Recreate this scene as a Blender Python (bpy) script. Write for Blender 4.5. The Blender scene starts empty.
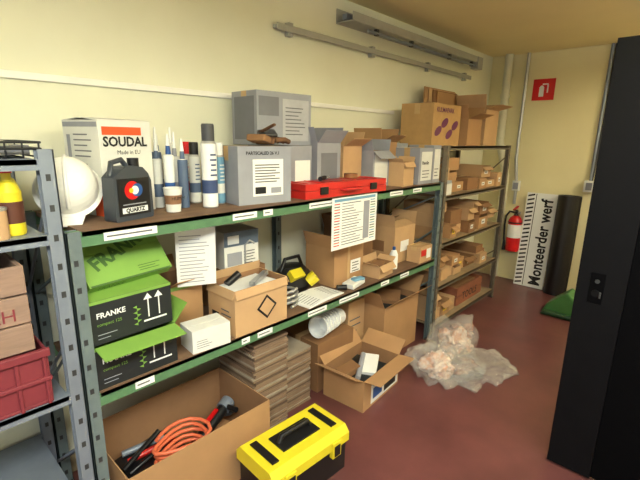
import bpy, math, random
from mathutils import Vector, Matrix, Euler, noise
random.seed(7)
S=bpy.context.scene
# ---------------------------------------------------------------- materials
def lin(c):
    c=c/255.0
    return c/12.92 if c<=.04045 else ((c+.055)/1.055)**2.4
def col(r,g,b): return (lin(r),lin(g),lin(b),1)
MATS={}
def mat(name,rgb,rough=.6,metal=0,amp=.12,scale=12,bump=0,rgb2=None,alpha=None,coat=0,stretch=None,spec=None):
    if name in MATS: return MATS[name]
    m=bpy.data.materials.new(name); m.use_nodes=True; nt=m.node_tree; b=nt.nodes['Principled BSDF']
    b.inputs['Roughness'].default_value=rough; b.inputs['Metallic'].default_value=metal
    c=col(*rgb)
    tc=nt.nodes.new('ShaderNodeTexCoord'); mp=nt.nodes.new('ShaderNodeMapping')
    nt.links.new(tc.outputs['Object'],mp.inputs[0])
    if stretch: mp.inputs['Scale'].default_value=stretch
    n=nt.nodes.new('ShaderNodeTexNoise'); n.inputs['Scale'].default_value=scale; n.inputs['Detail'].default_value=6; n.inputs['Roughness'].default_value=.6
    nt.links.new(mp.outputs[0],n.inputs['Vector'])
    r=nt.nodes.new('ShaderNodeValToRGB'); r.color_ramp.elements[0].position=.3; r.color_ramp.elements[1].position=.7
    c2=col(*rgb2) if rgb2 else tuple(x*(1-amp) for x in c[:3])+(1,)
    r.color_ramp.elements[0].color=c2; r.color_ramp.elements[1].color=c if rgb2 else tuple(min(1,x*(1+amp*.5)) for x in c[:3])+(1,)
    nt.links.new(n.outputs[0],r.inputs[0]); nt.links.new(r.outputs[0],b.inputs['Base Color'])
    if bump:
        bp=nt.nodes.new('ShaderNodeBump'); bp.inputs['Strength'].default_value=bump; bp.inputs['Distance'].default_value=.01
        nt.links.new(n.outputs[0],bp.inputs['Height']); nt.links.new(bp.outputs[0],b.inputs['Normal'])
    if alpha is not None: b.inputs['Alpha'].default_value=alpha
    if coat: b.inputs['Coat Weight'].default_value=coat
    if spec is not None: b.inputs['Specular IOR Level'].default_value=spec
    MATS[name]=m; return m
CARD=mat('cardboard',(176,136,94),.85,amp=.1,scale=5)
CARD2=mat('cardboard_light',(194,158,116),.85,amp=.1,scale=5)
CARD3=mat('cardboard_dark',(140,102,68),.85,amp=.12,scale=5)
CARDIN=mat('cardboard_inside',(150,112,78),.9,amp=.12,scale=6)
TAPE=mat('packing_tape',(196,162,114),.35,amp=.05)
WHITE=mat('white_paper',(236,238,236),.6,amp=.03)
OFFW=mat('offwhite_card',(222,223,218),.7,amp=.05)
GREYC=mat('grey_carton',(152,155,164),.75,amp=.07)
GREYD=mat('dark_grey_carton',(118,120,128),.75,amp=.07)
BLACK=mat('black_plastic',(22,22,24),.4,amp=.1)
INK=mat('black_ink',(20,20,22),.7,amp=.02)
INKS=mat('grey_ink',(90,92,96),.7,amp=.02)
FBLK=mat('black_carton',(30,34,36),.6,amp=.1)
FGRN=mat('lime_green_card',(122,164,72),.6,amp=.07)
FGRN2=mat('green_card_print',(64,100,42),.6,amp=.05)
RED=mat('red_plastic',(200,42,36),.4,amp=.06)
REDP=mat('red_paint',(205,20,24),.35,amp=.04)
ORNG=mat('orange_print',(232,88,40),.6,amp=.03)
YEL=mat('yellow_plastic',(224,206,44),.4,amp=.06)
YELB=mat('yellow_label',(235,200,40),.5,amp=.03)
BLUE=mat('blue_print',(40,84,150),.5,amp=.05)
LBLUE=mat('light_blue_print',(110,160,190),.5,amp=.05)
PURP=mat('purple_print',(110,50,90),.6,amp=.05)
GREEN=mat('green_beam_paint',(86,126,90),.5,amp=.15,scale=20)
GPOST=mat('grey_green_post_paint',(106,120,122),.5,.1,amp=.15,scale=12)
GRYMET=mat('grey_steel',(132,142,156),.45,.3,amp=.12,scale=9)
LTMET=mat('light_grey_steel',(172,174,170),.45,.2,amp=.08)
DKMET=mat('dark_steel',(70,72,74),.45,.5,amp=.15)
BRMET=mat('brown_grey_steel',(122,112,96),.55,.3,amp=.15)
DECK=mat('chipboard_deck',(126,98,74),.75,amp=.2,scale=5,rgb2=(94,70,54),bump=.1,stretch=(3,.6,1))
DECK2=mat('tan_shelf_board',(148,128,100),.75,amp=.2,scale=6)
CHROME=mat('galvanised_steel',(190,192,192),.3,.6,amp=.1)
CABLE=mat('orange_cable',(222,110,74),.45,amp=.04)
WOOD=mat('crate_wood',(146,120,104),.8,amp=.2,scale=8,stretch=(1,1,8))
DRED=mat('dark_red_plastic',(126,50,58),.45,amp=.1)
PIPE=mat('cream_pipe_paint',(214,212,188),.5,amp=.06)
WALLM=mat('cream_wall_paint',(238,239,219),.7,amp=.05,scale=1.5,rgb2=(231,231,209),bump=.05)
WALLB=mat('back_wall_paint',(234,226,182),.7,amp=.05,scale=1.5,rgb2=(226,216,170),bump=.05)
CEILM=mat('ceiling_paint',(240,226,176),.7,amp=.05,scale=1.2)
TRIMM=mat('white_trim_paint',(248,248,242),.5,amp=.03)
FLOORM=mat('red_floor_paint',(114,68,66),.28,amp=.2,scale=2.6,rgb2=(92,55,54),bump=.04)
SLATE=mat('slate_blue_print',(86,104,132),.5)
# ---------------------------------------------------------------- mesh builder
class MB:
    def __init__(s,name,loc=(0,0,0),rz=0,rx=0,ry=0,parent=None):
        s.name=name; s.loc=loc; s.rot=(math.radians(rx),math.radians(ry),math.radians(rz)); s.v=[]; s.f=[]; s.mi=[]; s.sm=[]; s.mats=[]; s.parent=parent
    def m(s,mt):
        if mt not in s.mats: s.mats.append(mt)
        return s.mats.index(mt)
    def add(s,vs,fs,mt,smooth=False):
        o=len(s.v); s.v+= [tuple(x) for x in vs]; k=s.m(mt)
        for f in fs: s.f.append([i+o for i in f]); s.mi.append(k); s.sm.append(smooth)
    def mbox(s,M,sz,mt):
        a,b,c=[q/2 for q in sz]
        vs=[M@Vector(p) for p in [(-a,-b,-c),(a,-b,-c),(a,b,-c),(-a,b,-c),(-a,-b,c),(a,-b,c),(a,b,c),(-a,b,c)]]
        s.add(vs,[(0,3,2,1),(4,5,6,7),(0,1,5,4),(1,2,6,5),(2,3,7,6),(3,0,4,7)],mt)
    def box(s,x0,x1,y0,y1,z0,z1,mt):
        s.mbox(Matrix.Translation(((x0+x1)/2,(y0+y1)/2,(z0+z1)/2)),(x1-x0,y1-y0,z1-z0),mt)
    def ob(s,c,sz,mt,rx=0,ry=0,rz=0):
        s.mbox(Matrix.Translation(c)@Euler([math.radians(a) for a in (rx,ry,rz)]).to_matrix().to_4x4(),sz,mt)
    def cyl(s,p0,p1,r0,mt,r1=None,n=20,smooth=True):
        if r1 is None: r1=r0
        p0=Vector(p0);p1=Vector(p1); d=(p1-p0).normalized(); a=d.orthogonal().normalized(); b=d.cross(a)
        vs=[]
        for p,r in((p0,r0),(p1,r1)):
            for i in range(n):
                t=2*math.pi*i/n; vs.append(p+a*math.cos(t)*r+b*math.sin(t)*r)
        s.add(vs,[(i,(i+1)%n,n+(i+1)%n,n+i) for i in range(n)],mt,smooth)
        s.add(vs[:n],[tuple(range(n))[::-1]],mt); s.add(vs[n:],[tuple(range(n))],mt)
    def lathe(s,prof,c,mts,n=28,sx=1,sy=1,M=None):
        c=Vector(c)
        for k in range(len(prof)-1):
            (r0,z0),(r1,z1)=prof[k],prof[k+1]; mt=mts[k] if isinstance(mts,list) else mts
            vs=[]
            for r,z in((r0,z0),(r1,z1)):
                for i in range(n):
                    t=2*math.pi*i/n; p=Vector((r*math.cos(t)*sx,r*math.sin(t)*sy,z)); 
                    if M: p=M@p
                    vs.append(c+p)
            s.add(vs,[(i,(i+1)%n,n+(i+1)%n,n+i) for i in range(n)],mt,abs(z1-z0)>1e-5)
    def tube(s,pts,r,mt,n=8):
        pts=[Vector(p) for p in pts]; rings=[]
        a=None
        for i,p in enumerate(pts):
            d=(pts[min(i+1,len(pts)-1)]-pts[max(i-1,0)]).normalized()
            if a is None: a=d.orthogonal().normalized()
            a=(a-d*a.dot(d)).normalized(); b=d.cross(a)
            rings.append([p+a*math.cos(2*math.pi*j/n)*r+b*math.sin(2*math.pi*j/n)*r for j in range(n)])
        vs=[v for rr in rings for v in rr]
        fs=[(k*n+j,k*n+(j+1)%n,(k+1)*n+(j+1)%n,(k+1)*n+j) for k in range(len(pts)-1) for j in range(n)]
        s.add(vs,fs,mt,True); s.add(rings[0],[tuple(range(n))[::-1]],mt); s.add(rings[-1],[tuple(range(n))],mt)
    def prism(s,poly,o,u,v,w,mt):
        o=Vector(o);u=Vector(u);v=Vector(v);w=Vector(w);n=len(poly)
        a=[o+u*p[0]+v*p[1] for p in poly]; b=[p+w for p in a]
        s.add(a+b,[tuple(range(n))[::-1],tuple(range(n,2*n))]+[(i,(i+1)%n,n+(i+1)%n,n+i) for i in range(n)],mt)
    def text(s,t,size,o,u,v,mt,align='LEFT',bold=0,sx=1):
        cu=bpy.data.curves.new('t','FONT'); cu.body=t; cu.size=size; cu.align_x=align; cu.offset=bold; cu.resolution_u=2
        ob=bpy.data.objects.new('t',cu); S.collection.objects.link(ob)
        dg=bpy.context.evaluated_depsgraph_get(); me=bpy.data.meshes.new_from_object(ob.evaluated_get(dg))
        o=Vector(o);u=Vector(u).normalized();v=Vector(v).normalized()
        s.add([o+u*p.co.x*sx+v*p.co.y for p in me.vertices],[tuple(p.vertices) for p in me.polygons],mt)
        bpy.data.objects.remove(ob); bpy.data.meshes.remove(me)
    def done(s,bevel=0,parent=None,sub=0):
        me=bpy.data.meshes.new(s.name); me.from_pydata(s.v,[],s.f)
        for m_ in s.mats: me.materials.append(m_)
        for p,k,q in zip(me.polygons,s.mi,s.sm): p.material_index=k; p.use_smooth=q
        me.update(); ob=bpy.data.objects.new(s.name,me); S.collection.objects.link(ob)
        ob.location=s.loc; ob.rotation_euler=s.rot
        if bevel:
            b=ob.modifiers.new('b','BEVEL'); b.width=bevel; b.segments=2; b.limit_method='ANGLE'; b.angle_limit=math.radians(50)
        p=parent or s.parent
        if p: ob.parent=p
        return ob
# ---------------------------------------------------------------- carton
class Carton(MB):
    """sx depth(X), sy width(Y), h; loc = centre of base"""
    def __init__(s,name,loc,sx,sy,h,rz=0,mt=CARD,inn=None,top='closed',flaps=None,fl=None,tape=True,rx=0,ry=0,flapmat=None):
        super().__init__(name,loc,rz,rx,ry); s.sx,s.sy,s.h=sx,sy,h
        t=.004; a,b=sx/2,sy/2; inn=inn or CARDIN; flapmat=flapmat or mt
        if top=='closed':
            s.box(-a,a,-b,b,0,h-.003,mt)
            s.box(-a,-.0015,-b,b,h-.003,h,mt); s.box(.0015,a,-b,b,h-.003,h,mt)
            if tape:
                s.box(-.025,.025,-b-.0006,b+.0006,h,h+.0006,TAPE); s.box(-.025,.025,-b-.0008,-b,h*.75,h,TAPE); s.box(-.025,.025,b,b+.0008,h*.75,h,TAPE)
        else:
            s.box(-a,a,-b,b,0,t,mt)
            for (x0,x1,y0,y1) in((a-t,a,-b,b),(-a,-a+t,-b,b),(-a+t,a-t,-b,-b+t),(-a+t,a-t,b-t,b)):
                s.box(x0,x1,y0,y1,t,h,mt)
            e=.0008
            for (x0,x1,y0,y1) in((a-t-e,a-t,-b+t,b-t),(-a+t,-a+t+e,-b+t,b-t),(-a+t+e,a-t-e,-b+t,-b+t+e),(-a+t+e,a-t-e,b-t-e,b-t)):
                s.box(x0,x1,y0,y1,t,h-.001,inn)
            fl=fl or min(sx,sy)*.45
            flaps=flaps or (120,120,120,120)   # +X,-X,-Y,+Y  angle from up, outward
            for k,(ang) in enumerate(flaps):
                if ang is None: continue
                n=[Vector((1,0,0)),Vector((-1,0,0)),Vector((0,-1,0)),Vector((0,1,0))][k]
                w=(sy if k<2 else sx)-.006; half=a if k<2 else b
                r=math.radians(ang); d=n*math.sin(r)+Vector((0,0,1))*math.cos(r)
                side=Vector((0,0,1)).cross(n); o=n*(half-t/2)+Vector((0,0,h))
                nn=side.cross(d)
                M=Matrix((side,d,nn)).transposed().to_4x4(); M.translation=o+d*fl/2
                s.mbox(M,(w,fl,t*.8),flapmat)
    def fr(s,face):
        a,b=s.sx/2,s.sy/2
        if face=='+X': return Vector((a,-b,0)),Vector((0,1,0)),Vector((0,0,1)),s.sy,s.h
        if face=='-Y': return Vector((-a,-b,0)),Vector((1,0,0)),Vector((0,0,1)),s.sx,s.h
        if face=='+Z': return Vector((a,-b,s.h)),Vector((0,1,0)),Vector((-1,0,0)),s.sy,s.sx
    def label(s,face,u0,u1,v0,v1,mt,th=.001):
        o,u,v,W,H=s.fr(face); n=u.cross(v)
        s.prism([(u0*W,v0*H),(u1*W,v0*H),(u1*W,v1*H),(u0*W,v1*H)],o+n*.0002,u,v,n*th,mt); return s
    def wr(s,face,t,size,uu,vv,mt=INK,align='LEFT',bold=0,sx=1,rot=0):
        o,u,v,W,H=s.fr(face); n=u.cross(v)
        r=math.radians(rot); u2=u*math.cos(r)+v*math.sin(r); v2=v*math.cos(r)-u*math.sin(r)
        s.text(t,size,o+u*uu*W+v*vv*H+n*.0022,u2,v2,mt,align,bold,sx); return s
    def lines(s,face,u0,u1,v0,v1,n,mt=INK,th=.25):
        for i in range(n):
            a=v0+(v1-v0)*i/n; s.label(face,u0,u1-(u1-u0)*random.random()*.4,a,a+(v1-v0)/n*th,mt,.0014)
        return s
def crn(x1,y0,sx,sy,rz=0):
    r=math.radians(rz); c=Vector((-sx/2,sy/2)); 
    return (x1+c.x*math.cos(r)-c.y*math.sin(r), y0+c.x*math.sin(r)+c.y*math.cos(r))
T=1.37; Mz=.74
def at(x1,y0,sx,sy,z,rz=0):
    c=crn(x1,y0,sx,sy,rz); return (c[0],c[1],z)
# ---------------------------------------------------------------- room
def slab(name,x0,x1,y0,y1,z0,z1,mt):
    b=MB(name); b.box(x0,x1,y0,y1,z0,z1,mt); return b.done()
XR=5.2; YF=-2.6; YB=5.4; H=2.68
slab('floor',-.1,XR+.1,YF,YB+.1,-.1,0,FLOORM)
slab('ceiling',-.1,XR+.1,YF,YB+.1,H,H+.1,CEILM)
slab('wall_left',-.1,0,YF,YB+.1,0,H,WALLM)
slab('wall_back',0,XR,YB,YB+.1,0,H,WALLB)
slab('wall_right',XR,XR+.1,YF,YB+.1,0,H,WALLM)
b=MB('trim_1'); b.box(0,.018,YF,3.3,1.915,1.945,TRIMM); b.done(.003)
b=MB('trim_2'); b.box(0,.012,YF,YB,.0,.12,mat('skirting_grey',(150,135,105),.6)); b.done(.002)
b=MB('ceiling_cable_rail'); b.box(.001,.036,1.9,4.75,2.362,2.384,LTMET); b.box(.036,.044,1.9,4.75,2.352,2.392,LTMET)
for y in (2,2.9,3.8,4.6): b.box(0.0005,.040,y,y+.04,2.33,2.41,LTMET)
b.done(.002)
b=MB('steel_channel'); 
b.box(.001,.16,2.5,4.6,2.50,2.508,LTMET); b.box(.152,.16,2.5,4.6,2.508,2.56,LTMET); b.box(.001,.009,2.5,4.6,2.508,2.6,LTMET); b.box(.06,.10,2.5,4.6,2.515,2.555,GRYMET)
b.cyl((.14,2.7,2.47),(.14,4.6,2.47),.012,GRYMET); b.box(.09,.17,4.6,4.72,2.44,2.56,LTMET)
for y in (2.8,3.3,4.0,4.5): b.box(.12,.15,y,y+.03,2.455,2.5,DKMET)
b.done(.002)
# pipes on back wall
b=MB('heating_pipe'); b.tube([(.22,5.33,2.679),(.22,5.33,1.7),(.33,5.33,1.3),(.33,5.33,.02)],.045,PIPE,14)
for z in(2.2,1.0): b.cyl((.22 if z>1.5 else .33,5.33,z),(.22 if z>1.5 else .33,5.33,z+.04),.055,PIPE)
b.done()
b=MB('conduit_pipe'); b.tube([(.42,5.375,2.679),(.42,5.375,1.5),(.46,5.37,1.2),(.46,5.37,.96)],.018,CHROME,10); b.box(.42,.50,5.345,5.399,1.12,1.24,OFFW); b.box(.43,.49,5.34,5.345,1.14,1.22,GREYC); b.done(.003)
b=MB('electrical_conduit'); b.tube([(1.22,5.375,2.679),(1.22,5.375,1.28)],.016,GRYMET,10); b.tube([(1.25,5.375,2.679),(1.25,5.375,1.9),(1.235,5.375,1.28)],.01,DKMET,8); b.box(1.17,1.27,5.33,5.399,1.18,1.30,OFFW); b.box(1.19,1.25,5.322,5.33,1.2,1.28,GREYD); b.done(.003)
b=MB('fire_extinguisher_sign'); b.box(.50,.73,5.393,5.399,2.16,2.39,REDP)
b.prism([(0,0),(.05,0),(.05,.1),(.035,.12),(.015,.12),(0,.1)],(.57,5.392,2.2),(1,0,0),(0,0,1),(0,-.001,0),WHITE)
b.box(.6,.66,5.391,5.393,2.325,2.34,WHITE); b.box(.65,.665,5.391,5.393,2.24,2.33,WHITE); b.done(.002)
b=MB('fire_extinguisher',(.53,5.28,.40)); 
b.lathe([(.001,0),(.07,0),(.078,.015),(.078,.17),(.0785,.17),(.0785,.33),(.078,.33),(.078,.37),(.06,.41),(.03,.435),(.022,.45),(.022,.48),(.001,.48)],(0,0,0),[REDP,REDP,REDP,REDP,WHITE,REDP,REDP,REDP,REDP,BLACK,BLACK,BLACK])
b.lathe([(.0785,.345),(.081,.35),(.081,.355),(.0785,.36)],(0,0,0),BLACK)
b.ob((.0,-.03,.50),(.03,.12,.015),BLACK,rx=-15); b.ob((0,-.03,.53),(.025,.13,.012),REDP,rx=12)
b.cyl((.02,-.0,.47),(.05,-.0,.47),.016,CHROME)
b.tube([(-.02,0,.47),(-.07,-.02,.48),(-.105,-.03,.42),(-.11,-.03,.3),(-.1,-.03,.15),(-.095,-.03,.1)],.012,BLACK); b.cyl((-.095,-.03,.12),(-.09,-.03,.0),.012,BLACK,.022)
b.box(-.03,.03,.075,.119,.2,.3,DKMET)
b.done()
b=MB('leaning_sign_board',(.765,5.375,0),rx=0)
v=Vector((0,.09,1)).normalized(); o=Vector((-.155,-.135,0.005)); u=Vector((1,0,0)); n=u.cross(v)
b.prism([(0,0),(.33,0),(.33,1.12),(0,1.12)],o,u,v,-n*.012,WHITE)
b.text('Monteerder werf',.175,o+n*.002+u*.285+v*.03,v,-u,INK,bold=.0045,sx=.83)
for i in range(22):
    vv=.02+i*.05
    b.prism([(.012,vv),(.085,vv+.02),(.085,vv+.04),(.012,vv+.02)],o,u,v,n*.0015,INK)
b.prism([(.1,0.01),(.107,0.01),(.107,1.11),(.1,1.11)],o,u,v,n*.0015,INK)
b.done()
b=MB('black_foil_roll',(1.07,5.24,0)); b.lathe([(.0,0),(.115,0),(.115,1.13),(.1,1.13),(.09,.9),(.0,.9)],(0,0,0),BLACK,M=Matrix.Rotation(math.radians(-2),4,'X')); b.tube([(.115,-.02,.01),(.122,-.02,.5),(.116,.02,1.12)],.006,BLACK); b.done()
b=MB('green_bin_bag',(1.32,4.62,0)); b.prism([(-.2,0),(.2,0),(.16,.12),(.02,.27),(-.16,.1)],(0,-.1,0),(1,0,0),(0,0,1),(0,.22,0),mat('green_poly',(70,124,66),.4)); b.prism([(-.2,0),(.2,0),(.1,.05),(-.15,.06)],(0,-.16,0),(1,0,0),(0,0,1),(0,.06,0),mat('dark_green_poly',(34,70,40),.4)); b.done(.02)
# ---------------------------------------------------------------- black door
b=MB('door_1'); DB=mat('black_door_steel',(12,12,15),.6,.0,amp=.15,spec=.12); DB2=mat('black_door_inner',(6,6,8),.7,.0,amp=.1,spec=.05)
x0=1.776
b.box(x0,x0+.2,2.30,2.35,.015,2.14,DB); b.box(x0+.2,x0+1.0,2.315,2.345,.015,2.14,DB2)
b.box(x0+.2,x0+1.0,2.30,2.35,2.0,2.14,DB); b.box(x0+.8,x0+1.0,2.30,2.35,.015,2.14,DB)
b.cyl((x0+.085,2.299,1.0),(x0+.085,2.293,1.0),.018,DB); b.cyl((x0+.085,2.299,1.06),(x0+.085,2.293,1.06),.010,DKMET); b.box(x0+.055,x0+.115,2.296,2.30,.95,1.1,DB2)
b.box(x0+.1,x0+.108,2.29,2.30,.98,1.01,DKMET)
b.done(.004)
b=MB('trim_3'); b.box(x0+1.0,x0+1.12,2.27,2.38,0,H,DB); b.done()
slab('wall_partition',x0+1.12,XR,2.28,2.38,0,H,WALLM)
# ---------------------------------------------------------------- racks
def rack(name,y0,y1,depth,top,levels,postm,beamm,deckm,bh=.055,posts=None,pw=.045,x0=.02,rear_only=()):
    b=MB(name); posts=posts or [y0,y1-pw]
    for y in posts:
        for x in ((x0,) if y in rear_only else (x0,x0+depth-pw)):
            b.box(x,x+.004,y,y+pw,0,top,postm); b.box(x,x+pw,y,y+.004,0,top,postm) if y==posts[0] else b.box(x,x+pw,y+pw-.004,y+pw,0,top,postm)
            b.box(x+pw-.004,x+pw,y,y+pw,0,top,postm)
            for z in [q*.1+.05 for q in range(int(top*10))]:
                b.box(x+pw,x+pw+.0006,y+.014,y+.028,z,z+.022,DKMET)
            b.box(x-.005,x+pw+.005,y-.005,y+pw+.005,0,.006,DKMET)
    for y in (posts[0]+.01,posts[-1]+.03):
        zs=[.12,.55,1.0,top-.1]
        for i in range(3):
            b.tube([(x0+.02,y,zs[i]),(x0+depth-.02,y,zs[i+1])],.007,postm,6)
    for z in levels:
        for x in (x0+.001,x0+depth-.04):
            b.box(x,x+.038,y0+.002,y1-.002,z-bh,z-.001,beamm)
        b.box(x0+.002,x0+depth-.002,y0+.05,y1-.05,z-.018,z,deckm)
        for i in range(int((y1-y0)/.6)):
            b.box(x0+.04,x0+depth-.04,y0+.3+i*.6,y0+.34+i*.6,z-bh,z-.018,beamm)
    return b
b=rack('green_storage_rack',.44,3.17,.585,1.372,[Mz,T],GPOST,GREEN,DECK,posts=[.44,1.86,3.125],rear_only=(1.86,))
for y,w in((.56,.2),(1.12,.14),(1.3,.06),(1.62,.26),(2.4,.16),(2.7,.12)): b.box(.6052,.6066,y,y+w,T-.044,T-.014,WHITE); b.box(.6067,.607,y+.01,y+w-.02,T-.032,T-.026,INKS)
for y,w in((.62,.08),(1.15,.05),(1.25,.1),(1.62,.16),(1.9,.2),(2.35,.1),(2.6,.12)): b.box(.6052,.6066,y,y+w,Mz-.044,Mz-.014,WHITE); b.box(.6067,.607,y+.008,y+w-.02,Mz-.032,Mz-.026,INKS)
b.done()
b=rack('grey_metal_rack',-.9,.435,.585,1.65,[.3,.78,T+.004,1.62],GRYMET,GRYMET,GRYMET,bh=.035); b.done()
b=rack('brown_parts_rack',3.20,4.62,.58,1.66,[.10,.46,.85,1.25,1.655],BRMET,BRMET,DECK2,bh=.035,pw=.04)
b.done()
# ---------------------------------------------------------------- top shelf
c=Carton('sealant_carton',at(.38,.66,.236,.246,T,13.4),.236,.246,.385,13.4,OFFW,top='open',flaps=(-85,-85,None,None),fl=.11)
c.label('+X',.06,.80,.85,.935,ORNG); c.wr('+X','SOUDAL',.054,.06,.735,INK,bold=.0018,sx=.98); c.wr('+X','Made in EU',.024,.3,.65,INK)
c.label('-Y',.1,.2,.15,.85,GREYC); c.label('-Y',.4,.62,.3,.55,GREYC); c.lines('-Y',.3,.8,.62,.9,5,GREYD); c.label('-Y',.72,.97,.0,.3,ORNG); c.label('-Y',.02,.98,.93,.98,GREYC)
c.label('+X',.0,.22,.0,.35,ORNG); c.done(.002)
# oil can
b=MB('engine_oil_can',(.475,.715,T),rz=16)
pr=[(-.085,0),(.085,0),(.09,.01),(.088,.15),(.075,.18),(.05,.205),(.01,.212),(-.03,.21),(-.05,.2),(-.085,.17),(-.09,.01)]
OILM=mat('charcoal_plastic',(62,68,76),.35,amp=.08)
b.prism(pr,(.035,0,0),(0,1,0),(0,0,1),(-.07,0,0),OILM)
b.cyl((0,.035,.2),(0,.035,.24),.022,BLACK)
b.tube([(0,-.075,.175),(0,-.065,.225),(0,-.02,.235),(0,.0,.21)],.011,OILM,10)
for a,bb,c_,d,m_ in((-.075,.075,.02,.165,BLACK),(-.06,.06,.03,.052,WHITE),(-.055,.055,.062,.066,GREYC)): b.box(.0352,.0358 if m_ is BLACK else .0362,a,bb,c_,d,m_)
RY=Matrix.Rotation(math.radians(90),4,'Y')
for r_,dy,m_,q in((.036,-.008,REDP,.0364),(.026,.014,BLUE,.0368),(.017,.004,WHITE,.0372),(.01,-.014,YELB,.0376)): b.lathe([(.0,0),(r_,0)],(q,dy,.118),m_,M=RY)
b.text('QUARTZ',.022,(.0372,-.045,.034),(0,1,0),(0,0,1),INK,bold=.001); b.done(.003)
def cartridge(b,x,y,m1,m2,nz=.1,r=.025,s=1.0):
    b.lathe([(0,0),(r,0),(r,.05*s),(r*1.01,.05*s),(r*1.01,.11*s),(r,.11*s),(r,.215*s),(r*.95,.222*s),(.01,.225*s),(.009,.235*s)],(x,y,0),[m1,m1,m2,m2,m2,m1,m1,WHITE,WHITE])
    b.lathe([(.012,.225*s),(.009,.26*s),(.004,.225*s+nz),(0,.226*s+nz)],(x,y,0),[m2,WHITE,WHITE])
b=MB('sealant_cartridges',(.30,.97,T))
for i,(x,y) in enumerate([(-.02,-.03),(-.08,.0),(.045,-.005),(.0,.05),(.06,.055),(-.06,.065),(-.13,.03)]):
    cartridge(b,x,y,[OFFW,SLATE,WHITE][i%3],[SLATE,OFFW,BLUE,GREYC][i%4],.09+.02*(i%2),r=.023,s=1+.14*((i*3)%4)/3)
b.done()
b=MB('paper_cup',(.43,.93,T)); CUPB=mat('cup_brown_print',(150,110,80),.6)
b.lathe([(0,.002),(.03,.002),(.031,0),(.034,.035),(.0375,.075),(.040,.102),(.042,.106),(.0395,.106),(.0305,.006),(0,.006)],(0,0,0),[OFFW,OFFW,OFFW,CUPB,OFFW,OFFW,OFFW,OFFW,OFFW])
b.text('HUMM',.022,(.0405,-.03,.055),(0,1,0),(0.09,0,1),INK); b.done()
def spray(name,x,y,h,r,body,band,cap,low=None):
    b=MB(name,(x,y,T)); low=low or body
    b.lathe([(0,0),(r*.9,0),(r,.006),(r,h*.18),(r*1.005,h*.18),(r*1.005,h*.34),(r,h*.34),(r,h*.74),(r*.97,h*.77),(r*.82,h*.8),(r*.8,h*.81),(r*.8,h*.98),(r*.72,h),(0,h)],(0,0,0),[CHROME,CHROME,low,band,band,band,body,body,CHROME,cap,cap,cap,cap])
    for i in range(5): b.ob((r*.99,0,h*(.4+.06*i)),(.003,r*(.9-.12*(i%3)),h*.02),band)
    b.done()
spray('foam_spray_can',.44,1.115,.385,.036,WHITE,mat('spray_navy',(60,78,120),.4),mat('cap_grey',(70,72,76),.5))
spray('foam_spray_can',.37,1.215,.30,.028,LBLUE,OFFW,WHITE)
spray('foam_spray_can',.27,1.14,.30,.028,OFFW,SLATE,BLACK)
spray('foam_spray_can',.17,1.16,.30,.028,OFFW,REDP,REDP)
# grey cartons
c=Carton('grey_product_carton',at(.50,1.235,.24,.31,T,-8),.24,.31,.285,-8,GREYC,top='closed')
c.label('+X',.26,.84,.14,.78,WHITE); c.wr('+X','PARTSCALED 26 V.1',.022,.14,.86,INK,bold=.0006); c.lines('+X',.30,.78,.38,.72,7,INKS,.4); c.label('+X',.30,.5,.18,.3,INK,.0015); c.label('+X',.6,.8,.18,.28,GREYC,.0015); c.done(.002)
c=Carton('grey_product_carton',(.24,1.74,T),.26,.28,.284,0,GREYC); c.label('+X',.5,.95,.2,.7,WHITE); c.done(.002)
c=Carton('large_grey_carton',at(.31,1.51,.24,.40,T+.2865,-3),.24,.40,.29,-3,GREYC)
c.label('+X',.45,.95,.08,.88,mat('pale_grey_print',(180,182,188),.7)); c.lines('+X',.5,.9,.2,.78,8,INKS,.25); c.label('+X',.03,.38,.55,.9,GREYD); c.lines('+X',.05,.36,.1,.28,3,GREYD); c.label('-Y',.1,.9,.1,.9,GREYD); c.done(.002)
b=MB('work_gloves',(.40,1.50,T+.2865),rz=20); GL=mat('leather_brown',(112,78,52),.8,amp=.3,scale=30,bump=.4)
b.ob((0,0,.035),(.1,.12,.03),GL,rx=15,rz=20); 
for i in range(4): b.tube([(-.04+i*.025,.05,.03),(-.045+i*.03,.10,.045-.006*i),(-.04+i*.035,.14,.02)],.013,GL)
b.tube([(.05,.0,.03),(.085,.05,.03),(.09,.08,.02)],.014,GL); b.ob((0,-.08,.035),(.11,.07,.035),CARD3,rx=-12); b.ob((-.02,.04,.065),(.1,.16,.02),BLACK,rx=10,rz=35); b.ob((.01,-.02,.085),(.02,.18,.015),GL,rx=-14,rz=60); b.done(.008)
Carton('open_grey_carton',(.25,2.03,T),.26,.22,.3,0,GREYC,inn=GREYD,top='open',flaps=(40,15,20,15),fl=.1).label('+X',.15,.85,.2,.8,GREYD).done()
Carton('open_tan_carton',(.24,2.28,T),.26,.2,.28,0,CARD2,top='open',flaps=(60,10,-20,20),fl=.1).done()
c=Carton('labelled_open_carton',(.32,2.52,T),.24,.2,.25,0,GREYC,top='open',flaps=(130,20,15,10),fl=.08); c.label('+X',.1,.9,.1,.9,OFFW); c.done()
Carton('open_tan_carton',(.22,2.75,T),.26,.2,.31,0,CARD,top='open',flaps=(60,-20,10,15),fl=.1).done()
c=Carton('small_open_carton',at(.56,2.63,.14,.16,T,4),.14,.16,.17,4,CARD2,top='open',flaps=(150,20,40,20),fl=.04); c.done()
def small_grey(x1,y0,sx,sy,h,t):
    c=Carton('grey_parts_carton',at(x1,y0,sx,sy,T),sx,sy,h,0,GREYC); c.label('+X',.15,.95,.1,.9,OFFW); c.wr('+X',t,.035,.2,.55,INK,bold=.001); c.lines('+X',.25,.8,.18,.45,3,INKS); c.label('-Y',.15,.85,.15,.7,GREYD); c.done(.002)
small_grey(.56,2.84,.22,.20,.27,'Panolin'); small_grey(.56,3.05,.22,.12,.29,'')
small_grey(.26,2.92,.2,.24,.30,'')
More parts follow.
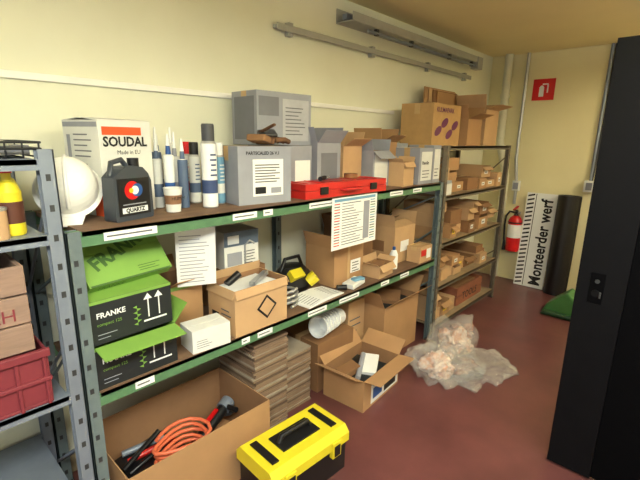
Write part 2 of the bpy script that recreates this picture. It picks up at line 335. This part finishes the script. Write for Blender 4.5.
# red case
b=MB('red_organizer_case',(.50,1.99,T),rz=-3)
b.box(-.09,.09,-.36,.36,0,.042,RED); b.box(-.088,.088,-.358,.358,.044,.082,RED)
for i in range(7): b.box(-.07,.07,-.33+i*.1,-.32+i*.1,.082,.087,RED)
b.box(-.06,.06,-.2,.2,.082,.086,mat('dark_red_lid',(150,26,26),.3))
for y in(-.22,.22): b.box(.09,.1,y-.03,y+.03,.02,.062,BLACK)
b.tube([(.09,-.08,.04),(.125,-.07,.04),(.125,.07,.04),(.09,.08,.04)],.009,RED); b.done(.006)
# loose items on the red case and shelf
b=MB('tape_roll',(.47,2.14,T+.088)); b.lathe([(.025,0),(.045,0),(.045,.025),(.025,.025),(.025,0)],(0,0,0),[CARD3,mat('brown_tape',(150,100,60),.3),CARD3,CARD3]); b.done()
b=MB('screwdriver',(.50,1.84,T+.088),rz=25); b.cyl((0,-.05,.014),(0,.04,.014),.013,BLACK); b.cyl((0,.04,.014),(0,.13,.012),.004,CHROME); b.done()
# helmet
b=MB('safety_helmet',(.37,.535,T+.128),rz=-20,ry=50)
pr=[(.105*math.cos(a),.12*math.sin(a)) for a in [i*math.pi/2/9 for i in range(10)]]
HW=mat('helmet_white',(240,240,236),.3,amp=.02)
b.lathe(pr,(0,0,0),HW,sx=1.12,n=36); b.lathe([(.105,0),(.118,-.008),(.118,-.012),(.1,-.004),(.095,.04)],(0,0,0),HW,sx=1.12,n=36)
b.prism([(-.05,0),(.05,0),(.035,.045),(-.035,.045)],(.12,0,-.012),(0,1,0),(1,0,0),(0,0,.005),HW)
b.tube([(.118*math.cos(a),0,.119*math.sin(a)) for a in [.3+i*.26 for i in range(10)]],.008,HW,8)
b.lathe([(.09,.0),(.088,.03)],(0,0,0),BLACK,sx=1.1); b.done()
# ---------------------------------------------------------------- poster
b=MB('hanging_price_list',(.612,1.8,1.055)); b.box(0,.0015,0,.44,0,.31,WHITE)
for i in range(16):
    z=.27-i*.0165
    b.box(.0015,.002,.02,.07,z,z+.006,[REDP,INKS,ORNG][i%3]); b.box(.0015,.002,.09,.09+.1+.15*random.random(),z,z+.0045,[INKS,GREYC,INKS][i%3]); b.box(.0015,.002,.37,.42,z,z+.006,[LBLUE,INKS,GREEN][i%3])
b.box(.0015,.002,.02,.42,.286,.302,LBLUE); b.box(.0015,.002,.3,.36,.03,.27,GREYC); b.done()
# ---------------------------------------------------------------- middle shelf
def franke(x1,y0,z,rz,openf):
    c=Carton('black_green_sink_carton',at(x1,y0,.31,.33,z,rz),.31,.33,.175,rz,FBLK,inn=FGRN,top='open',flaps=openf,fl=.10,flapmat=FGRN)
    c.wr('+X','FRANKE',.030,.07,.6,WHITE,bold=.0008); c.wr('+X','compact 125',.018,.07,.42,FGRN)
    c.lines('+X',.07,.3,.12,.3,2,GREYC,.15)
    for u in(.68,.82):
        c.label('+X',u,u+.015,.3,.75,WHITE); o=Vector((.155,-.165+u*.33+.0025,.13)); c.prism([(-.018,0),(.018,0),(0,.025)],o,(0,1,0),(0,0,1),(.0016,0,0),WHITE)
    c.label('+X',.62,.92,.2,.24,WHITE); c.label('+X',.0,1,.93,1,FGRN)
    for i in range(7):
        o=Vector((.1572,-.165+.54*.33,.03+.012*i)); c.prism([(0,0),(.016 if i%2 else -.016,.008),(0,.012)],o,(0,1,0),(0,0,1),(.001,0,0),FGRN)
    c.label('-Y',.1,.9,.3,.6,FGRN); c.done()
franke(.585,.49,Mz,0,(98,None,None,40)); franke(.575,.49,Mz+.181,2,(-80,-80,None,None))
c=Carton('green_sink_carton',(.40,.675,1.213),.27,.36,.045,8,FGRN,ry=50,tape=False); c.wr('+Z','FRANKO',.080,.14,.22,FGRN2,bold=.003,rot=22); c.wr('+X','FRANKE',.03,.1,.3,FGRN2); c.lines('+Z',.6,.9,.08,.2,3,FGRN2); c.label('+Z',.02,.98,.0,.03,FGRN2); c.label('+Z',.02,.2,.84,.95,FGRN2); c.done(.002)
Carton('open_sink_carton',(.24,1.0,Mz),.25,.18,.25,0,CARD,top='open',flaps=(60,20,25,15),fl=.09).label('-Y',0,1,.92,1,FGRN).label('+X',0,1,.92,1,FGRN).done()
c=Carton('white_parts_carton',at(.595,.89,.13,.19,Mz,-6),.13,.19,.11,-6,OFFW,tape=False); c.lines('+X',.1,.5,.2,.6,4,INKS,.2); c.done(.002)
c=Carton('diamond_marked_carton',at(.60,1.12,.23,.34,Mz,0),.23,.34,.24,0,CARD2,top='open',flaps=(165,-10,165,150),fl=.045)
o=Vector((.115,0.03,.11)); 
for k,(a,m_) in enumerate(((.066,INK),(.05,CARD2))): c.prism([(-a,0),(0,-a),(a,0),(0,a)],o+Vector((.0003+k*.001,0,0)),(0,1,0),(0,0,1),(.001,0,0),m_)
c.label('-Y',.15,.4,.15,.4,INK); c.lines('-Y',.5,.9,.2,.6,4,INKS,.25)
c.ob((0,0,.19),(.18,.28,.05),WHITE,rz=5); c.ob((.03,.05,.24),(.03,.2,.02),CHROME,rz=30); c.cyl((-.05,-.1,.22),(-.05,-.02,.26),.02,BLACK); c.done()
b=MB('hanging_paper_sheet',(.44,1.02,1.0),rz=-25,ry=8); b.box(0,.0015,-.09,.09,0,.30,WHITE)
for i in range(14): b.box(.0015,.002,-.075,.0+.06*random.random(),.02+i*.018,.024+i*.018,GREYC)
b.done()
c=Carton('tap_carton',(.22,1.38,Mz),.28,.26,.25,0,CARD3); c.done()
c=Carton('tap_product_carton',(.25,1.37,Mz+.2508),.18,.22,.21,-4,OFFW,tape=False); c.label('+X',.0,1,.62,1,mat('slate_print',(92,106,120),.5)); c.label('+X',.1,.42,.68,.9,OFFW,.0016); c.label('+X',.08,.5,.1,.45,GREYC,.0016); c.lines('+X',.56,.9,.1,.5,5,INKS,.3); c.label('+X',0,1,0,.06,mat('tan_print',(190,150,110),.6)); 
c.tube([(.0925,.02,.03),(.0925,.02,.13),(.0925,.05,.15),(.0925,.08,.13)],.006,CHROME,6); c.done(.002)
b=MB('coiled_hose',(.46,1.56,Mz+.001)); 
b.tube([(.07*math.cos(a*.5)*(1+.03*math.sin(a)),.09*math.sin(a*.5),.012+.005*a*.5) for a in range(40)],.009,CHROME); b.done()
b=MB('drill_bag',(.28,1.80,Mz)); b.lathe([(0,0),(.12,0),(.14,.04),(.13,.11),(.08,.16),(.0,.17)],(0,0,0),[BLACK,BLACK,BLACK,BLACK,BLACK],sx=.8,sy=1.0); b.tube([(0,-.1,.12),(0,-.06,.21),(0,.06,.21),(0,.1,.12)],.012,BLACK); b.cyl((.1,.05,.06),(.13,.09,.1),.04,YEL); b.ob((.08,-.04,.12),(.06,.1,.05),YEL,ry=40); b.done()
b=MB('open_catalogue',(.50,1.80,Mz),rz=4)
b.prism([(-.17,0),(0,.003),(0,.02),(-.05,.022),(-.17,.006)],(.09,0,0),(0,1,0),(0,0,1),(-.18,0,0),WHITE); b.prism([(0,.003),(.17,0),(.17,.006),(.05,.022),(0,.02)],(.09,0,0),(0,1,0),(0,0,1),(-.18,0,0),WHITE)
for i in range(7): b.ob((.07-.022*i,-.1,.0155),(.004,.09,.001),GREYD,rx=7.6); b.ob((.07-.022*i,.1,.0155),(.004,.09,.001),GREYD,rx=-7.6)
b.done()
c=Carton('taped_carton',at(.47,2.0,.26,.31,Mz,0),.26,.31,.26,0,CARD,top='open',flaps=(-88,-88,20,30),fl=.1); c.label('+X',.55,.9,.25,.6,WHITE); c.lines('+X',.6,.85,.28,.58,4,INK,.3); c.label('+X',.44,.52,.0,1,TAPE); c.done()
b=MB('plastic_fitting_bag',(.535,2.13,Mz)); b.ob((0,0,.022),(.09,.16,.035),OFFW,rz=8,rx=3); b.ob((.01,.03,.045),(.05,.09,.02),LBLUE,rz=-12); b.cyl((.02,-.1,.02),(-.02,-.15,.02),.018,BLACK); b.done(.008)
c=Carton('dark_open_carton',(.18,2.5,Mz),.28,.26,.30,0,CARD3,top='open',flaps=(20,20,10,10),fl=.1); c.done()
c=Carton('small_parts_carton',at(.58,2.36,.14,.2,Mz,5),.14,.2,.09,5,CARD2,top='open',flaps=(140,10,60,60),fl=.05); c.ob((0,0,.07),(.08,.14,.03),CARD3,rz=20); c.done()
c=Carton('tall_carton',at(.45,2.74,.24,.3,Mz,0),.24,.3,.29,0,CARD2,top='open',flaps=(-75,-60,10,10),fl=.1); c.label('-Y',.1,.6,.3,.6,CARD3); c.label('+X',.3,.7,.3,.6,WHITE); c.done()
c=Carton('small_parts_carton',at(.585,2.91,.12,.19,Mz,0),.12,.19,.13,0,CARD2); c.label('+X',.1,.5,.4,.8,REDP); c.label('+X',.55,.9,.2,.8,WHITE); c.done()
b=MB('white_bottle',(.5,2.66,Mz)); b.lathe([(0,0),(.03,0),(.032,.01),(.032,.11),(.02,.14),(.012,.145),(.012,.17),(0,.17)],(0,0,0),[WHITE,WHITE,WHITE,WHITE,WHITE,BLUE,BLUE]); b.done()
# ---------------------------------------------------------------- lower level on floor
c=Carton('large_tool_carton',(.44,.90,0),.46,.74,.36,0,CARD,top='open',flaps=(None,None,None,None),fl=.1)
c.done()
b=MB('power_cable_coil',(.55,.83,.02))
b.lathe([(.0,0),(.085,0),(.085,.14),(0,.14)],(0,0,-.014),CARD3)
b.tube([(.085*math.cos(a*.45)+.015*math.sin(a*.9),.13*math.sin(a*.45)+.01*math.cos(a*.7),.15+.0022*a) for a in range(80)],.009,CABLE); b.done()
b=MB('angle_grinder',(.40,1.10,.006),rx=0,rz=20)
b.box(-.06,.06,-.12,.1,0,.12,CARD3)
b.tube([(0,-.12,.15),(0,0,.18),(0,.08,.2)],.032,BLACK,14); b.tube([(0,.08,.2),(0,.14,.215)],.04,GRYMET,14); b.cyl((.0,.12,.19),(.0,.12,.16),.045,DKMET); b.tube([(0,.1,.21),(.1,.07,.23)],.015,BLACK); b.ob((0,-.02,.22),(.02,.1,.012),REDP,rx=12);  b.done()
b=MB('hand_tools',(.33,.76,.006)); b.ob((0,0,.07),(.2,.3,.13),BLACK,rz=10); b.cyl((0,-.1,.15),(.05,.12,.19),.014,RED); b.cyl((-.07,-.1,.15),(-.03,.1,.16),.016,GRYMET); b.cyl((.04,-.14,.15),(-.04,.08,.2),.014,BLACK); b.tube([(.07,-.12,.14),(.08,.0,.19),(.06,.1,.16)],.012,BLACK); b.done(.004)
# toolbox
b=MB('yellow_toolbox',(.86,1.27,0),rz=-3)
b.box(-.13,.13,-.24,.24,0,.17,BLACK); 
b.prism([(-.145,0),(.145,0),(.145,.05),(.115,.085),(-.115,.085),(-.145,.05)],(0,-.25,.17),(1,0,0),(0,0,1),(0,.5,0),YEL)
b.box(-.06,.06,-.12,.12,.25,.262,BLACK); b.tube([(0,-.1,.26),(0,-.085,.29),(0,.085,.29),(0,.1,.26)],.014,BLACK)
for y in(-.15,.15): b.box(.13,.155,y-.03,y+.03,.13,.215,YEL); b.box(.155,.16,y-.02,y+.02,.14,.2,BLACK)
for y in(-.21,.17): b.box(-.09,.09,y,y+.04,.254,.262,BLACK)
b.done(.008)
def stack(name,x,y,sx,sy,h,t=.017,jit=.008):
    b=MB(name,(x,y,0)); z=0; i=0; ms=[mat('laminate_brown',(142,118,96),.7,amp=.15),mat('laminate_grey',(160,148,130),.7,amp=.15),mat('laminate_dark',(104,84,68),.7,amp=.15)]
    while z<h:
        b.ob((random.uniform(-jit,jit),random.uniform(-jit,jit),z+t/2),(sx,sy,t*.86),ms[i%3] if i%2 else ms[0],rz=random.uniform(-2,2)); z+=t; i+=1
    b.done()
stack('laminate_board_stack',.33,1.43,.34,.25,.58,.012,.005); stack('laminate_board_stack',.30,1.70,.3,.22,.38,.012,.005) 
# floor cartons
c=Carton('open_floor_carton',at(.80,1.93,.32,.46,0,4),.32,.46,.22,4,CARD,top='open',flaps=(84,40,60,50),fl=.12); c.label('+X',.2,.97,.08,.92,OFFW); c.label('+X',.25,.5,.2,.55,BLUE,.0016); c.label('+X',.56,.9,.15,.8,FBLK,.0016); c.label('+X',.25,.5,.62,.8,LBLUE,.0016); c.ob((0,0,.08),(.26,.34,.13),FBLK,rz=6); c.ob((.02,.05,.17),(.12,.2,.03),WHITE,rz=25,rx=10); c.ob((-.05,-.1,.17),(.1,.14,.04),CARD3,rz=-20,rx=14); c.cyl((.06,-.15,.17),(-.06,.1,.2),.018,GREYC); c.done()
c=Carton('stacked_floor_carton',(.25,2.08,0),.38,.38,.36,0,CARD3); c.label('+X',.4,.8,.4,.7,CARD2); c.done()
b=MB('stacked_white_tubs',(.36,2.08,.361),rz=10,rx=0)
for i in range(7):
    M=Matrix.Rotation(math.radians(78),4,'X'); b.lathe([(0,0),(.055,0),(.07,.10),(.075,.105),(.075,.11),(.066,.108),(.052,.006)],(.02,.12-.03*i,.085),WHITE,M=M,n=24)
b.done()
c=Carton('wide_floor_carton',(.30,2.80,0),.44,.5,.44,0,CARD,top='open',flaps=(50,20,30,30),fl=.16); c.label('+X',.1,.3,.1,.3,INK); c.ob((0,0,.2),(.4,.46,.38),FBLK); c.ob((.05,.05,.41),(.2,.2,.05),CARD3,rz=30,rx=8); c.done()
c=Carton('printed_floor_carton',(.20,2.42,0),.3,.2,.5,0,CARD2); c.lines('+X',.1,.8,.5,.8,3,INKS,.2); c.done()
# plastic bags
def blob(name,loc,sc,mt,seed,amp=.35,rot=0,crease=1):
    import bmesh
    bm=bmesh.new(); bmesh.ops.create_icosphere(bm,subdivisions=5,radius=1)
    for v in bm.verts:
        n=noise.noise(v.co*1.3+Vector((seed,0,0)))*amp-abs(noise.noise(v.co*2.6+Vector((0,seed,0))))*amp*.9*crease+noise.noise(v.co*6+Vector((0,0,seed)))*amp*.2*crease
        v.co*=1+n; v.co=Vector((v.co.x*sc[0],v.co.y*sc[1],max(v.co.z*sc[2],-sc[2]*.5)))
    mz=min(v.co.z for v in bm.verts)
    for v in bm.verts: v.co.z-=mz-.001
    me=bpy.data.meshes.new(name); bm.to_mesh(me); bm.free(); me.materials.append(mt)
    for p in me.polygons: p.use_smooth=True
    ob=bpy.data.objects.new(name,me); S.collection.objects.link(ob); ob.location=loc; ob.rotation_euler[2]=rot; return ob
e=bpy.data.objects.new('plastic_waste_bags',None); S.collection.objects.link(e); e.location=(1,2.9,0)
TR2=mat('clear_crinkled_poly',(228,224,216),.08,amp=.1,alpha=.2,bump=1.0,scale=11,spec=1.0)
CON=mat('mixed_packaging',(198,130,84),.6,rgb2=(225,222,214),scale=16)
CON2=mat('tan_packaging',(180,130,100),.6,rgb2=(140,90,76),scale=9)
for i,(l,s_,m_,a) in enumerate([((.88,2.70,.0),(.17,.2,.15),TR2,.5),((.84,3.1,0),(.20,.28,.19),TR2,.5),((1.14,3.02,0),(.2,.24,.07),TR2,.55),((1.0,2.85,0),(.18,.22,.09),TR2,.55),((.84,3.10,0),(.13,.2,.13),CON,.5),((.89,2.72,0),(.12,.14,.10),CON,.5),((1.02,2.9,0),(.1,.14,.03),CON2,.5),((.78,3.42,0),(.1,.12,.08),CON2,.5),((1.05,2.75,0),(.16,.2,.06),TR2,.6)]):
    o=blob('bag_%d'%i,(l[0]-1,l[1]-2.9,l[2]),s_,m_,i*3.1,a); o.parent=e
# ---------------------------------------------------------------- grey rack contents
b=MB('wooden_crate',(.42,.06,.991))
for z in(.0,.1,.2): b.box(.16,.175,-.25,.25,z+.0,z+.094,WOOD); b.box(-.175,-.16,-.25,.25,z+.0,z+.094,WOOD); b.box(-.16,.16,.235,.25,z+.0,z+.094,WOOD); b.box(-.16,.16,-.25,-.235,z+.0,z+.094,WOOD)
b.box(-.16,.16,-.235,.235,.004,.015,WOOD)
for y in(-.245,): b.box(.175,.187,y,y+.05,.0,.3,WOOD); 
b.text('LAAH',.06,(.1765,.06,.115),(0,1,0),(0,0,1),DRED); b.done(.003)
b=MB('red_plastic_crate',(.41,.08,.781))
b.box(-.19,.19,-.26,.26,0,.012,DRED); 
for x in(-.19,.18): b.box(x,x+.01,-.26,.26,.012,.205,DRED)
for y in(-.26,.25): b.box(-.18,.18,y,y+.01,.012,.205,DRED)
for y in [-.24+.08*i for i in range(7)]: b.box(.19,.2,y,y+.012,.0,.2,DRED)
b.box(.19,.206,-.265,.265,.18,.208,DRED); b.box(.19,.204,-.262,.262,.09,.105,DRED); b.done(.003)
b=MB('yellow_cleaner_bottle',(.52,.315,T+.005))
b.lathe([(0,0),(.033,0),(.036,.01),(.036,.04),(.0365,.04),(.0365,.11),(.036,.11),(.036,.14),(.022,.17),(.014,.175),(.014,.2),(.018,.2),(.018,.235),(0,.235)],(0,0,0),[YEL,YEL,YEL,YELB,mat('brown_label',(90,50,36),.5),YELB,YEL,YEL,YEL,YEL,REDP,REDP,REDP]); b.done()
b=MB('yellow_cleaner_bottle',(.40,.34,T+.005))
b.lathe([(0,0),(.03,0),(.032,.01),(.032,.14),(.02,.17),(.014,.175),(.014,.2),(0,.2)],(0,0,0),[YEL,YEL,WHITE,YEL,YEL,BLACK,BLACK]); b.done()
b=MB('paint_tin',(.565,.262,T+.005)); b.lathe([(0,0),(.033,0),(.033,.09),(.035,.092),(.035,.098),(.03,.098),(.03,.094),(0,.094)],(0,0,0),[CHROME,CARD2,CHROME,CHROME,CHROME,CHROME,CHROME]); b.done()
b=MB('wire_tray',(.42,.2,1.621))
for i in range(10): b.tube([(-.15,-.2+i*.045,.002),(-.15,-.2+i*.045,.05),(-.15,-.2+i*.045,.004),(.15,-.2+i*.045,.004),(.15,-.2+i*.045,.05)],.003,DKMET,6)
for z in(.05,.03): b.tube([(.15,-.2,z),(.15,.21,z),(-.15,.21,z),(-.15,-.2,z),(.15,-.2,z)],.004,DKMET,6)
b.ob((0,.03,.025),(.24,.3,.03),GREYD,rz=4); b.ob((.02,.02,.045),(.2,.24,.015),OFFW,rz=-6)
b.done()
# ---------------------------------------------------------------- brown rack contents
def shelf_cartons(name,z,y0,y1,hmax,gap=0.006,x1=.575,tiers=2,seed=1,hm=None):
    random.seed(seed); b=MB(name,(0,0,z)); y=y0
    while y<y1-.06:
        w=random.uniform(.10,.24); w=min(w,y1-y); zz=.0005; n=random.randint(1,tiers); d=random.uniform(.25,.45)
        for k in range(n):
            h=random.uniform(.07,.14) if not hm else random.uniform(*hm)
            if zz+h>hmax: break
            xx=x1-random.uniform(0,.09); m_=random.choice([CARD,CARD2,CARD3,CARD2,OFFW if random.random()<.3 else CARD])
            if random.random()<.4:
                b.box(xx-d,xx,y,y+w,zz,zz+.004,m_); b.box(xx-.004,xx,y,y+w,zz,zz+h*.8,m_); b.box(xx-d,xx-.004,y,y+.004,zz,zz+h,m_); b.box(xx-d,xx-.004,y+w-.004,y+w,zz,zz+h,m_); b.box(xx-d,xx-d+.004,y+.004,y+w-.004,zz,zz+h,m_)
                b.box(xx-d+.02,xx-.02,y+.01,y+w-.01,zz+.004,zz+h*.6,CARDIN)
                if k==n-1: b.ob((xx+.02,y+w/2,zz+h*.78),(.05,w*.95,.003),m_,ry=35)
            else: b.box(xx-d,xx,y,y+w,zz,zz+h,m_); b.box(xx-d/2-.02,xx-d/2+.02,y,y+w,zz+h,zz+h+.001,TAPE)
            if random.random()<.6:
                b.box(xx,xx+.0012,y+w*.3,y+w*.7,zz+h*.3,zz+h*.65,OFFW if random.random()<.85 else YELB); b.box(xx+.0012,xx+.0018,y+w*.36,y+w*.6,zz+h*.42,zz+h*.5,INKS)
            zz+=h+.001
        y+=w+gap
    b.done()
shelf_cartons('stacked_parts_cartons',.46,3.27,4.5,.33,seed=3)
shelf_cartons('stacked_parts_cartons',.85,3.27,4.55,.33,tiers=3,seed=5)
shelf_cartons('stacked_parts_cartons',1.25,3.27,4.55,.35,tiers=3,seed=8)
shelf_cartons('stacked_parts_cartons',.10,3.27,3.75,.3,tiers=2,seed=12,hm=(.1,.16))
b=MB('printed_wooden_crate',(.38,4.1,.101))
RW=mat('reddish_wood',(150,92,66),.75,amp=.2,scale=8)
for z in(0,.095): b.box(.14,.155,-.3,.3,z,z+.085,RW); b.box(-.155,-.14,-.3,.3,z,z+.085,RW); b.box(-.14,.14,-.3,-.285,z,z+.085,RW); b.box(-.14,.14,.285,.3,z,z+.085,RW)
b.box(-.14,.14,-.285,.285,.002,.012,RW); b.text('TOOLS',.11,(.1565,-.18,.04),(0,1,0),(0,0,1),INK,bold=.001); b.box(-.1,.1,-.25,.25,.012,.16,CARD3); b.done(.003)
TOPZ=1.655
c=Carton('printed_carton',at(.44,3.22,.3,.50,TOPZ,0),.3,.50,.34,0,mat('ochre_carton',(188,150,98),.8),tape=True)
c.wr('+X','KULMAPARK',.055,.1,.80,PURP,bold=.001)
for (u,v_) in((.2,.35),(.42,.55),(.6,.28),(.8,.5)):
    o=Vector((.1502,-.25+u*.50,v_*.34)); c.prism([(.06*math.cos(a*.524),.042*math.sin(a*.524+.5)) for a in range(12)],o,(0,1,0),(0,0,1),(.001,0,0),PURP)
c.done(.002)
Carton('open_brown_carton',(.34,3.93,TOPZ),.3,.30,.24,0,CARD,top='open',flaps=(70,10,20,20),fl=.12).done()
Carton('flap_open_carton',(.34,4.32,TOPZ),.3,.32,.34,0,CARD2,top='open',flaps=(75,10,15,60),fl=.14).done()
b=MB('folded_cardboard_sheets',(.10,3.93,TOPZ)); 
for i in range(4): b.ob((.02+.012*i,.0+.03*i,.26),(.006,.62-.06*i,.52-.02*i),[CARD,CARD2,CARD3,CARD][i],rx=0,ry=-1.5)
b.done()
# ---------------------------------------------------------------- lamps: unseen pendants, hung low so their up-lights reach the ceiling
def lamp(name,x,y,sx,sy,w,up,colr=(.97,1,.93),z=2.40):
    b=MB(name,(x,y,z)); b.box(-sx/2-.02,sx/2+.02,-sy/2-.02,sy/2+.02,.02,.06,WHITE)
    for yy in(-sy*.4,sy*.4): b.cyl((0,yy,.06),(0,yy,H-z-.001),.006,CHROME)
    ob=b.done(.004)
    for k,(nm,ww) in enumerate((('down_tube',w),('added_up_light',up))):  # upward light is added to brighten the ceiling and upper wall
        l=bpy.data.lights.new(name+nm,'AREA'); l.shape='RECTANGLE'; l.size=sx; l.size_y=sy; l.energy=ww; l.color=colr
        o=bpy.data.objects.new(nm,l); S.collection.objects.link(o); o.parent=ob; o.location=(0,0,.01 if k==0 else .07)
        if k: o.rotation_euler=(math.pi,0,0)
lamp('unseen_pendant_lamp',2.4,-.3,.6,.8,92,56)
lamp('unseen_pendant_lamp',2.5,1.4,.3,1.4,34,42)
lamp('unseen_pendant_lamp',2.9,4.0,.3,1.2,40,46,(1,.93,.78))
w=bpy.data.worlds.new('world'); S.world=w; w.use_nodes=True; w.node_tree.nodes['Background'].inputs[0].default_value=(.96,.99,1,1); w.node_tree.nodes['Background'].inputs[1].default_value=.9
# ---------------------------------------------------------------- camera
Cc=Vector((2.17,0,1.70)); F=421.0
Zc=Vector((31,1738,421)).normalized(); Yc=Vector((398,95,-421)); Yc=(Yc-Yc.dot(Zc)*Zc).normalized(); Xc=Yc.cross(Zc)
cd=bpy.data.cameras.new('camera'); cam=bpy.data.objects.new('camera',cd); S.collection.objects.link(cam)
cam.matrix_world=Matrix.Translation(Cc)@Matrix((Xc,Yc,Zc)).to_4x4()
cd.lens=36*F/640; cd.sensor_width=36; cd.clip_start=.02; S.camera=cam
S.view_settings.view_transform='Standard'
